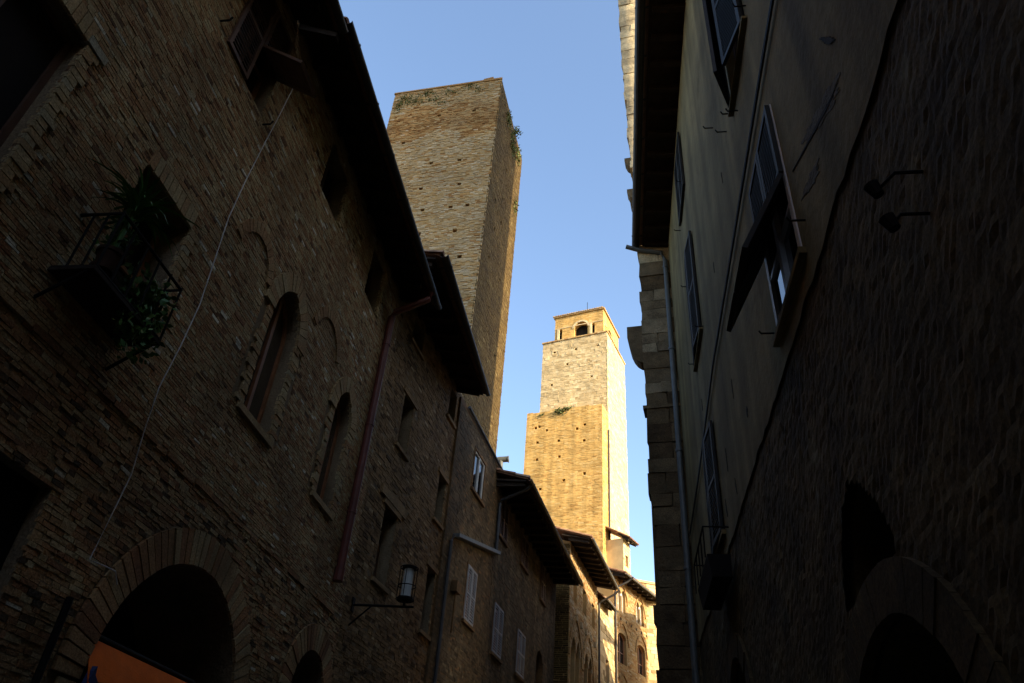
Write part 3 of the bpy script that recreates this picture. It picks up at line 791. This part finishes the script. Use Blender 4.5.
eave_roof(F, -.1, 4.6, .75, 13.3, 13.5, depth=4.5, rise=.28, gr=.05, gmat=ZINC)
p = MB(); p.tube([(.35, -.85, 13.3), (.3, -.6, 13.1), (.06, -.1, 12.8), (.05, -.07, 12.6), (.05, -.07, 0)], .045, n=8); p.build('rain_pipe', GUTTER, F)

G = thing('pale_end_house', 'sunlit pale stone house at far right end of the street', 'house', (1.5, 38.1, 0), 25)
hG = [Hole(1.1, 1.7, 10.3, 11.5, depth=.25), Hole(1.1, 1.7, 7.6, 8.8, depth=.25)]
wl = MB(); panel(wl, [(-.6, 0), (6, 0), (6, 14.2), (-.6, 14.2)], hG, 0, 0, 0, 1); body(wl, -.6, 6, 4, 14.2)
courses(wl, -.6, 6, 6, 14.2, hG, h=.16, L=.35, gap=.014, prot=(0, .025), j=.01, tint=(.05, 1), hv=.3)
wl.box(-.65, 6.05, -.08, .1, 14.2, 14.32, 0, .3)
wl.build('wall', [PALEST, DARK], G)
for H in hG: casement(G, H, y=.14)

# ================================================================== SUNLIT TWIN TOWERS at the far end
LT = thing('ochre_tower', 'lower sunlit ochre brick tower with a plant on its flat top', 'tower', (-.84, 43, 0), -16.5)
hl = holes_at([(-4.49, 26.84), (-3.92, 26.47), (-1.74, 26.25), (-1.21, 26.49), (-1.24, 25.3), (-4.57, 25.64), (-4.54, 24.34), (-2.95, 24.33), (-4.75, 26.78), (-3.03, 25.54), (-2.6, 22.6), (-1.2, 22.9), (-4.2, 22.2)], .2)
wl = MB(); ZL = 28.1
topl = lambda u: ZL - .1 + .05 * math.sin(u * 3.1) - .012 * (u + 5.4)
panel(wl, [(-5.45, 0), (0, 0), (0, ZL - .25), (-5.45, ZL - .1)], hl, 0, 0, 0, 1)
courses(wl, -5.45, .015, 12, topl, hl, h=.085, L=.3, prot=(0, .02), j=.006, tint=(.1, 1), gap=.01)
sd = MB(T=lambda u, n, z: (-n, u, z)); panel(sd, [(0, 0), (1.35, 0), (1.35, ZL - .25), (0, ZL - .25)], [])
courses(sd, -.01, 1.36, 12, ZL - .2, [], h=.085, L=.3, prot=(0, .02), j=.006, tint=(.1, 1), gap=.01)
wl.poly([(-5.45, 4, 0), (-5.45, 0, 0), (-5.45, 0, ZL - .1), (-5.45, 4, ZL - .1)]); wl.poly([(-5.45, 0, ZL - .1), (0, 0, ZL - .25), (0, 1.35, ZL - .25), (-.8, 4, ZL - .25), (-5.45, 4, ZL - .1)])
wl.poly([(-.8, 4, 0), (-5.45, 4, 0), (-5.45, 4, ZL - .1), (-.8, 4, ZL - .25)]); wl.poly([(0, 1.35, 0), (-.8, 4, 0), (-.8, 4, ZL - .25), (0, 1.35, ZL - .25)])
wl.box(-3.6, -2.0, .5, .9, ZL - .2, ZL + .12, 2, .9, .02)
wl.build('front_wall', [YBRICK, DARK, PALEST], LT); sd.build('side_wall', [YBRICK, DARK], LT)
p = MB(); p.tube([(.06, 1.2, 26.5), (.06, 1.2, 0)], .07, n=8); p.build('rain_pipe', GUTTER, LT)  # dark vertical strip along the side wall, modelled as a pipe
m = MB(); leaves(m, (-2.9, .0, 27.75), (.55, .15, .3), 220, .16); leaves(m, (-4.4, -.05, 27.7), (.2, .08, .12), 30, .12); leaves(m, (-2.4, -.05, 27.9), (.4, .08, .15), 60, .13)
o = m.build('wall_plants', WEED); o.location = (-.84, 43, 0); o.rotation_euler = (0, 0, R(-16.5))
tag(o, 'small green plant growing on the rim of the lower ochre tower', 'plants')

UT = thing('bell_tower', 'tallest pale stone tower with an arched bell chamber on top', 'tower', (-.48, 45, 0), -16.5)
hu = holes_at([(-4.17, 34.44), (-2.45, 34.34), (-.7, 34.29), (-3.11, 33.11), (-4.3, 31.5), (-1.2, 31.6)], .2)
ZU = 35.4
wl = MB(); panel(wl, [(-5.15, 0), (0, 0), (0, ZU), (-5.15, ZU)], hu, 0, 0, 0, 1)
courses(wl, -5.15, .02, 12, ZU - .02, hu, h=.17, L=.32, prot=(0, .022), j=.014, gap=.012, tint=(.15, 1), hv=.4)
sd = MB(T=lambda u, n, z: (-n, u, z)); panel(sd, [(0, 0), (4.6, 0), (4.6, ZU), (0, ZU)], holes_at([(2.2, 31), (2.4, 24), (3.2, 27.5)], .2), 0, 0, 0, 1)
courses(sd, -.02, 4.62, 12, ZU - .02, [], h=.2, L=.36, prot=(-.005, .02), j=.012, gap=.016, tint=(.3, 1), hv=.35)
wl.poly([(-5.15, 4.6, 0), (-5.15, 0, 0), (-5.15, 0, ZU), (-5.15, 4.6, ZU)]); wl.poly([(0, 4.6, 0), (-5.15, 4.6, 0), (-5.15, 4.6, ZU), (0, 4.6, ZU)])
wl.poly([(-5.15, 0, ZU), (0, 0, ZU), (0, 4.6, ZU), (-5.15, 4.6, ZU)])
wl.build('front_wall', [PALEST, DARK], UT); sd.build('side_wall', [PALEST, DARK], UT)
co = MB()
for k in range(20): co.box(-5.22 + k * .2647, -5.22 + k * .2647 + .255, -.09, .06, ZU - .01, ZU + .1, 0, rnd.random(), .008)
for k in range(16): co.box(-.06, .09, .07 + k * .285, .07 + k * .285 + .275, ZU - .01, ZU + .1, 0, rnd.random(), .008)
co.build('cornice', YTILE, UT)
# bell chamber
b0, b1, by0, by1 = -4.32, -.36, .28, 4.2
hb = [Hole(-2.72, -1.62, ZU, 37.1, 'arch', .5, ring=.16), Hole(-4.08, -3.72, ZU + .15, 36.75, depth=.35), Hole(-1.42, -1.06, ZU + .15, 36.75, depth=.35)]
ch = MB(T=lambda u, n, z: (u, n + by0, z)); panel(ch, [(b0, ZU), (b1, ZU), (b1, 37.9), (b0, 37.9)], hb, 0, 0, 0, 1)
courses(ch, b0, b1, ZU, 37.85, hb, h=.085, L=.3, prot=(0, .015), tint=(.2, 1), z0=ZU); voussoirs(ch, hb[0], .16, n=17, y=-.04, tint=(.6, 1), m=2)
for H in hb[1:]:
    ch.box(H.u0 - .03, H.u0 + .14, -.05, .06, H.z0, H.z1, 2, .9)
ch.box(b0 - .02, b1 + .02, -.04, .02, 36.78, 36.86, 2, .6)
ch.T = lambda u, n, z: (b1 - n, u, z)
hs2 = [Hole(1.5, 2.5, ZU, 37.0, 'arch', .5, ring=.1), Hole(.75, 1.0, ZU + .15, 36.7, depth=.3), Hole(3.0, 3.25, ZU + .15, 36.7, depth=.3)]
panel(ch, [(by0, ZU), (by1, ZU), (by1, 37.9), (by0, 37.9)], hs2, 0, 0, 0, 1); courses(ch, by0, by1, ZU, 37.85, hs2, h=.085, L=.3, prot=(0, .015), tint=(.2, 1), z0=ZU)
ch.T = None
ch.poly([(b0, by1, ZU), (b0, by0, ZU), (b0, by0, 37.9), (b0, by1, 37.9)]); ch.poly([(b1, by1, ZU), (b0, by1, ZU), (b0, by1, 37.9), (b1, by1, 37.9)])
ch.build('bell_chamber', [YBRICK, DARK, PALEST], UT)
rf = MB(); e = .12; cx, cy = (b0 + b1) / 2, (by0 + by1) / 2
base = [(b0 - e, by0 - e, 37.9), (b1 + e, by0 - e, 37.9), (b1 + e, by1 + e, 37.9), (b0 - e, by1 + e, 37.9)]
rf.hexa(base + [(x, y, z + .12) for x, y, z in base])
up_ = [(x, y, z + .124) for x, y, z in base]
for i in range(4): rf.poly([up_[i], up_[(i + 1) % 4], (cx, cy, 38.75)], 0, .4 + .1 * i)
for i in range(22): rf.box(b0 - e - .04 + i * .189, b0 - e + i * .189 + .1, by0 - e - .06, by0 + .3, 38.0, 38.07, 0, rnd.random(), .005)
rf.build('roof', YTILE, UT)
rf = MB(); rf.tube([(cx, cy, 38.6), (cx, cy, 38.95)], .14, n=8, r2=.06); rf.tube([(cx, cy, 38.9), (cx, cy, 40.6)], .022, n=6); rf.build('mast', IRON, UT)

V = thing('rooftop_hut', 'small sunlit rooftop room with tiled roof against the pale tower', 'house', (.35, 43.2, 0), 90 - 24)
hV = [Hole(.3, .7, 17.0, 17.7, depth=.25)]
wl = MB(); panel(wl, [(0, 12), (1.0, 12), (1.0, 18.6), (0, 18.6)], hV, 0, 0, 0, 1); body(wl, 0, 1.0, 3, 18.6, z0=12)
courses(wl, 0, 1.01, 13, 18.5, hV, h=.12, L=.3, prot=(0, .02), tint=(.1, 1)); wl.build('wall', [PALEST, DARK], V)
casement(V, hV[0], y=.12, bars=0)
eave_roof(V, -.15, 1.2, .5, 18.45, 18.7, depth=2.5, rise=.3, gutter=False)

# ================================================================== RIGHT: plastered house over a rough stone ground floor (local x = -distance up the street)
P = thing('plastered_house', 'shaded right-hand house with plaster above, rough stone below and deep eave', 'house', (1.25, 0, 0), -90)
YE = 12.55
def YH(y0, y1, *a, **k): return Hole(-y1, -y0, *a, **k)
hP = dict(w1=YH(3.95, 4.9, 8.1, 10.0, depth=.25), w2=YH(3.78, 4.72, 5.06, 6.64, depth=.25), w3=YH(8.62, 9.58, 8.1, 10.05, depth=.25), w4=YH(8.5, 9.55, 5.05, 6.55, depth=.25),
          w5=YH(8.8, 9.8, 11.3, 12.7, depth=.25), w6=YH(3.9, 4.9, 11.4, 12.8, depth=.25), w7=YH(-1.2, -.2, 8.1, 10, depth=.25),
          niche=YH(3.5, 4.42, 2.92, 3.5, 'lancet', .4, ring=.04), arch=YH(2.95, 4.7, 0, 2.72, 'arch', .8, ring=.05), arch2=YH(8.0, 9.7, 0, 3.72, 'arch', .7, ring=.05))
lower = [hP[k] for k in ('niche', 'arch', 'arch2')]; upper = [hP[k] for k in ('w1', 'w2', 'w3', 'w4', 'w5', 'w6', 'w7')]
wl = MB(); edge_ = [(-YE, 4.8)] + [(-YE + .14 * k, 4.8 + .008 * math.sin(k * .31) + .008 * math.sin(k * .87) + rnd.uniform(-.025, .025)) for k in range(1, 175)] + [(12, 4.8)]
panel(wl, edge_ + [(12, 13.3), (-YE, 13.3)], upper, 0, 0, 0, 1)
body(wl, -YE, 12, 7, 13.3, 0, zb=15)
wp = wl.build('wall', [PLASTR, DARK], P)
# rough rubble of the ground floor: a displaced sheet of irregular stones
u0, u1, z0, z1, st = -YE, 4.0, 0.0, 4.96, .036
nu, nz = int((u1 - u0) / st), int((z1 - z0) / st)
rs = np.random.RandomState(3)
U, Z = np.meshgrid(np.linspace(u0, u1, nu + 1), np.linspace(z0, z1, nz + 1))
gx, gz = .2, .12
ci, cj = np.floor(U / gx).astype(int), np.floor(Z / gz).astype(int)
jit = rs.rand(140, 60, 3)
best = np.full(U.shape, 9.); second = np.full(U.shape, 9.); bid = np.zeros(U.shape)
for di in (-1, 0, 1):
    for dj in (-1, 0, 1):
        a, b = ci + di, cj + dj
        q = jit[(a + 80) % 140, (b + 5) % 60]
        px_, pz_ = (a + .15 + .7 * q[..., 0]) * gx, (b + .15 + .7 * q[..., 1]) * gz
        dd = np.sqrt(((U - px_) / gx) ** 2 + ((Z - pz_) / gz) ** 2)
        nw = dd < best
        second = np.where(nw, best, np.minimum(second, dd)); bid = np.where(nw, q[..., 2], bid); best = np.where(nw, dd, best)
edge = np.clip((second - best) / .35, 0, 1)
hgt = .004 * np.sqrt(edge) + .004 * (bid - .5) + .0022 * rs.randn(*U.shape)
rb = MB()
for j in range(nz + 1):
    for i in range(nu + 1): rb.v.append((U[j, i], .022 - hgt[j, i], Z[j, i]))
for j in range(nz):
    for i in range(nu):
        uc, zc = U[j, i] + st / 2, Z[j, i] + st / 2
        if any(abs(uc - H.c) < H.half(zc, 0) + .02 for H in lower): continue
        k = j * (nu + 1) + i
        rb.face((k, k + 1, k + nu + 2, k + nu + 1), 0, .15 + .5 * float(bid[j, i]) if edge[j, i] > .22 else .38)
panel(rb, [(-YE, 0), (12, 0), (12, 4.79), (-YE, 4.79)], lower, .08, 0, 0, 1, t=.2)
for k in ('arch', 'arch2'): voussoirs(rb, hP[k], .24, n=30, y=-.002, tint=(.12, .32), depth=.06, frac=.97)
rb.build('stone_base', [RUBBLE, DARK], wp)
# bare patches and cracks in the plaster
def blob(u, z, ru, rz_, rot, y=-.003, n=46, m=0):
    L = []
    for k in range(n):
        a = 2 * math.pi * k / n; q = 1 + .3 * rnd.uniform(-1, 1) + .2 * math.sin(3 * a + u)
        x, zz = ru * math.cos(a) * q, rz_ * math.sin(a) * q
        L.append((u + x * math.cos(R(rot)) - zz * math.sin(R(rot)), z + x * math.sin(R(rot)) + zz * math.cos(R(rot))))
    p_ = MB(); p_.prism(L, y, .03, 0); p_.build('crack' if m else 'bare_patch', CRACK if m else PATCH, wp)
blob(-2.95, 5.42, .06, .36, 62); blob(-3.35, 5.28, .05, .2, 70)
for y, z, a, b, r_ in ((3.1, 5.45, .012, .42, 66), (2.6, 5.62, .018, .14, 30), (5.0, 9.1, .014, .1, 10), (5.9, 8.2, .012, .09, 5), (6.9, 6.0, .012, .1, 0), (7.8, 5.6, .012, .12, 0), (6.3, 5.35, .03, .05, 0), (9.4, 7.3, .02, .08, 0), (7.1, 7.9, .01, .07, 0), (8.2, 5.2, .015, .09, 10), (7.4, 5.1, .015, .08, 10)):
    blob(-y, z, a, b, r_, y=-.006, m=1)
# windows and shutters
for k in ('w1', 'w2', 'w3', 'w4', 'w5', 'w6', 'w7'): casement(P, hP[k], y=-.012 if k == 'w2' else .1, bars=2, wd=.06, frame=PFRAME if k == 'w2' else SHUT)
def leafpair(H, ya=-.05, angs=(0, 0), name='shutter', mat_=BSHUT):
    for s_, ang in ((0, angs[0]), (1, angs[1])):
        a, b = (H.u0, H.c - .006) if s_ == 0 else (H.c + .006, H.u1)
        f = louvre(a, b, H.z0 + .01, H.z1 - .01, ya, ya + .035, rail=.055, step=.05)
        turned(f, (H.u0 if s_ == 0 else H.u1, ya, H.z0), 'Z', ang if s_ else -ang); f.build(name, mat_, P)
leafpair(hP['w1'], angs=(24, 14)); leafpair(hP['w3'], angs=(5, 5)); leafpair(hP['w4'], angs=(4, 4)); leafpair(hP['w5']); leafpair(hP['w6'])
H = hP['w2']
for a, b in ((H.u0, H.c - .006), (H.c + .006, H.u1)):
    louvre(a, b, 5.86, H.z1 - .01, -.05, -.015, rail=.05, step=.05, mid=False).build('shutter', BSHUT, P)
    turned(louvre(a, b, 5.05, 5.84, -.05, -.015, rail=.05, step=.045, mid=False), (H.c, -.03, 5.85), 'X', -25).build('shutter', BSHUT, P)
for k in ('w1', 'w2', 'w3', 'w4'):
    sl_ = MB(); h_ = hP[k]; sl_.box(h_.u0 - .06, h_.u1 + .06, -.05, .15, h_.z0 - .05, h_.z0 - .003, 0, .5, .004); sl_.build('window_sill', PLASTR, wp)
for y, z in ((4.98, 8.12), (3.86, 8.2), (5.35, 8.3), (6.0, 9.2), (4.75, 7.86), (9.65, 8.2), (9.7, 9.8), (8.5, 8.05), (10.0, 11.4), (9.0, 11.6), (3.62, 5.2), (4.85, 5.2)):
    hk = MB(); hk.tube([(-y, .02, z), (-y, -.1, z), (-y + .03, -.12, z)], .008, n=6); hk.build('shutter_hook', IRON, P)
d = MB(); d.box(-4.7, -2.95, .72, .78, 0, 2.75); d.build('door', SHUT, P)
d = MB(); d.box(-9.7, -8.0, .62, .68, 0, 3.75); d.build('door', SHUT, P)
eave_roof(P, -YE + .02, 11.5, .80, 13.42, 13.42, depth=6.5, rise=.3, gr=.085, rafter=.5)
p = MB()
p.tube([(-12.48, -.93, 13.38), (-12.5, -.7, 13.3), (-12.47, -.16, 13.15), (-12.45, -.09, 12.9), (-12.45, -.09, 3.9)], .052, n=10)
for z in (12.7, 10.5, 8.2, 6.0): p.tube([(-12.45, -.09, z - .03), (-12.45, -.09, z + .03)], .066, n=10)
p.build('rain_pipe', ZINC, P)
c = MB()
for dz in (0, .035):
    c.tube([(1.25 - .03, -3, 7.1 + dz), (1.25 - .03, 3.84, 7.02 + dz), (1.25 - .03, 5.8, 6.97 + dz), (1.25 - .03, 7.8, 6.94 + dz), (1.25 - .03, 10.5, 6.62 + dz), (1.25 - .03, 12.3, 6.5 + dz)], .011, n=5)
tag(c.build('cable', BCABLE), 'double black cable strung along the grey plaster wall on the right', 'cable')

fb = thing('window_box', 'dark iron flower box under the shuttered window beside the grey pipe', 'flower box', (1.25, 8.7, 4.38), -90)
b = MB(); b.hexa([(-.6, -.24, 0), (.6, -.24, 0), (.6, -.03, 0), (-.6, -.03, 0), (-.62, -.28, .24), (.62, -.28, .24), (.62, -.03, .24), (-.62, -.03, .24)]); b.build('trough', IRON, fb)
b = MB(); b.tube([(-.62, -.02, .55), (-.62, -.3, .55), (.62, -.3, .55), (.62, -.02, .55)], .01, n=6)
for u in np.linspace(-.62, .62, 5): b.tube([(u, -.3, .2), (u, -.3, .55)], .008, n=5)
b.build('iron_rail', IRON, fb)
for y, z, sx, lab in ((2.22, 4.06, 1, 'small black spotlight on a short arm fixed to the dark stone wall'), (2.28, 3.88, -1, 'small black spotlight close under the armed one on the stone wall')):
    k = thing('spotlight', lab, 'spotlight', (1.22, y, z), -90, 'spotlights on the stone wall')
    b = MB(); b.tube([(0, .05, 0), (0, -.06, 0), (-.12 if sx > 0 else -.02, -.09, .03 * sx)], .008, n=6); b.build('arm', IRON, k)
    x0 = -.12 if sx > 0 else -.02
    b = MB(); b.tube([(x0, -.09, .03 * sx - .03), (x0, -.11, .03 * sx + .03)], .024, n=10, r2=.034); b.build('lamp_head', IRON, k)

# ================================================================== RIGHT: stone tower house whose broken edge shows past the pipe
K = thing('stone_tower', 'rough stone tower with corbels on its edge beyond the grey pipe, sunlit on top', 'tower', (0, 12.68, 0), -8)
RX, RY, RT = 4.2, 2.4, 30.5
def xl(z):
    if z > 13: return max(.34, .60 - .028 * (z - 13))
    return .60 if z > 7.2 else (.64 + .03 * (7.2 - z) if z > 5.2 else .60)
wl = MB(); z = 0.0
big = True
while z < RT:
    hh = rnd.uniform(.22, .42)
    off = rnd.uniform(-.03, .03); x = xl(z) + off
    if 8.55 < z < 8.75: off -= .04
    x2 = x
    while x2 < RX:
        ln = rnd.uniform(.3, .75); xb = min(x2 + ln, RX)
        wl.box(x2, xb - .012, -rnd.uniform(0, .035), .3, z + .005, z + hh - .005, 0, rnd.uniform(*((0, .45) if z < 9.3 else ((.25, .75) if z < 12.6 else (.8, 1)))), .016)  # top blocks tinted paler to put the sunlight into their colour
        x2 = xb
        if x2 > 2.2 and z < 10: wl.box(x2, RX, 0, .3, z, z + hh, 0, .4); break
    y = .3
    while y < RY:
        ln = rnd.uniform(.35, .8); yb = min(y + ln, RY)
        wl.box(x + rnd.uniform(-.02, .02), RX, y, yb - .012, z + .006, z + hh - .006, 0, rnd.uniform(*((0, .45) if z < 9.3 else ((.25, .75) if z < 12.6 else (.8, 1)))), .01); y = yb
    z += hh
wl.box(.62, RX - .02, .05, RY - .02, 0, RT - .2, 0, .2)
for zb in (9.15,): wl.box(.56, 1.3, -.05, .3, zb, zb + .07, 0, .4, .01)
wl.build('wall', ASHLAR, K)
def corbel(y, z, out, hgt_, wd):
    n = 6
    L = [(xl(z) + .12, z + hgt_), (xl(z) - out, z + hgt_), (xl(z) - out, z + hgt_ * .7)]
    for k in range(1, n + 1):
        a = math.pi / 2 * k / n; L.append((xl(z) - out * math.cos(a) + .02, z + hgt_ * .7 * (1 - math.sin(a))))
    L.append((xl(z) + .12, z))
    m = MB(); m.prism(L, y, y + wd, 0, .4)
    return m.build('corbel', ASHLAR, K)
corbel(.05, 10.3, .32, .95, .3)
for y, z in ((.1, 15.2), (.05, 16.3), (.9, 15.6)): corbel(y, z, .16, .34, .25)

# unseen houses and a tower added and shaped to shade the visible street
def plain_house(name, label, cat, x, y, wx, wy, h, roof=True):
    q = thing(name, label, cat, (x, y, 0), 0)
    m_ = MB(); m_.box(0, wx, 0, wy, 0, h); wq = m_.build('wall', STONEB, q)
    if roof:
        m_ = MB(); a, b = h - .02, h + .3 * wx
        m_.hexa([(-.3, -.1, a), (wx, -.1, b), (wx, wy + .1, b), (-.3, wy + .1, a), (-.3, -.1, a + .14), (wx, -.1, b + .14), (wx, wy + .1, b + .14), (-.3, wy + .1, a + .14)])
        m_.build('roof', TILE, q)
    return q
plain_house('street_shade_house', 'unseen stone house added beyond the stone tower to shade the left facades', 'house', 1.95, 15.9, 6, 10.6, 12.3)  # out of view; height set to keep sun off the shuttered house
plain_house('middle_shade_house', 'unseen stone house added mid right side to shade the arched house', 'house', 1.95, 26.7, 6, 3.4, 11.85)  # out of view; height sets how low sun reaches on the arched house
plain_house('low_shade_house', 'unseen low stone house added to shade the foot of the strip house', 'house', 2.1, 30.3, 6, 2.6, 9.2)  # out of view; blocks sun on the lower part of the strip wall
plain_house('corner_shade_house', 'unseen stone house added at the far bend to shade the bay house', 'house', 2.7, 33.2, 2.0, 2.7, 12.8)  # out of view; sized to shade the bay house but not its end
plain_house('rear_shade_tower', 'unseen tall tower added behind the plastered house to shade the brick tower', 'tower', 6.2, 1.0, 3.0, 6.62, 34, False)  # made-up sun blocker for the left part of the brick tower
plain_house('closing_shade_house', 'unseen stone house added behind the viewer to darken the street', 'house', -6, -16, 12, 4, 10)  # added to cut sky light low in the near street
plain_house('upper_shade_house', 'unseen taller house added behind the viewer to darken the right wall', 'house', -10.2, -11.8, 6, 13.6, 15.5, False)  # added to cut sky light on the near plaster wall
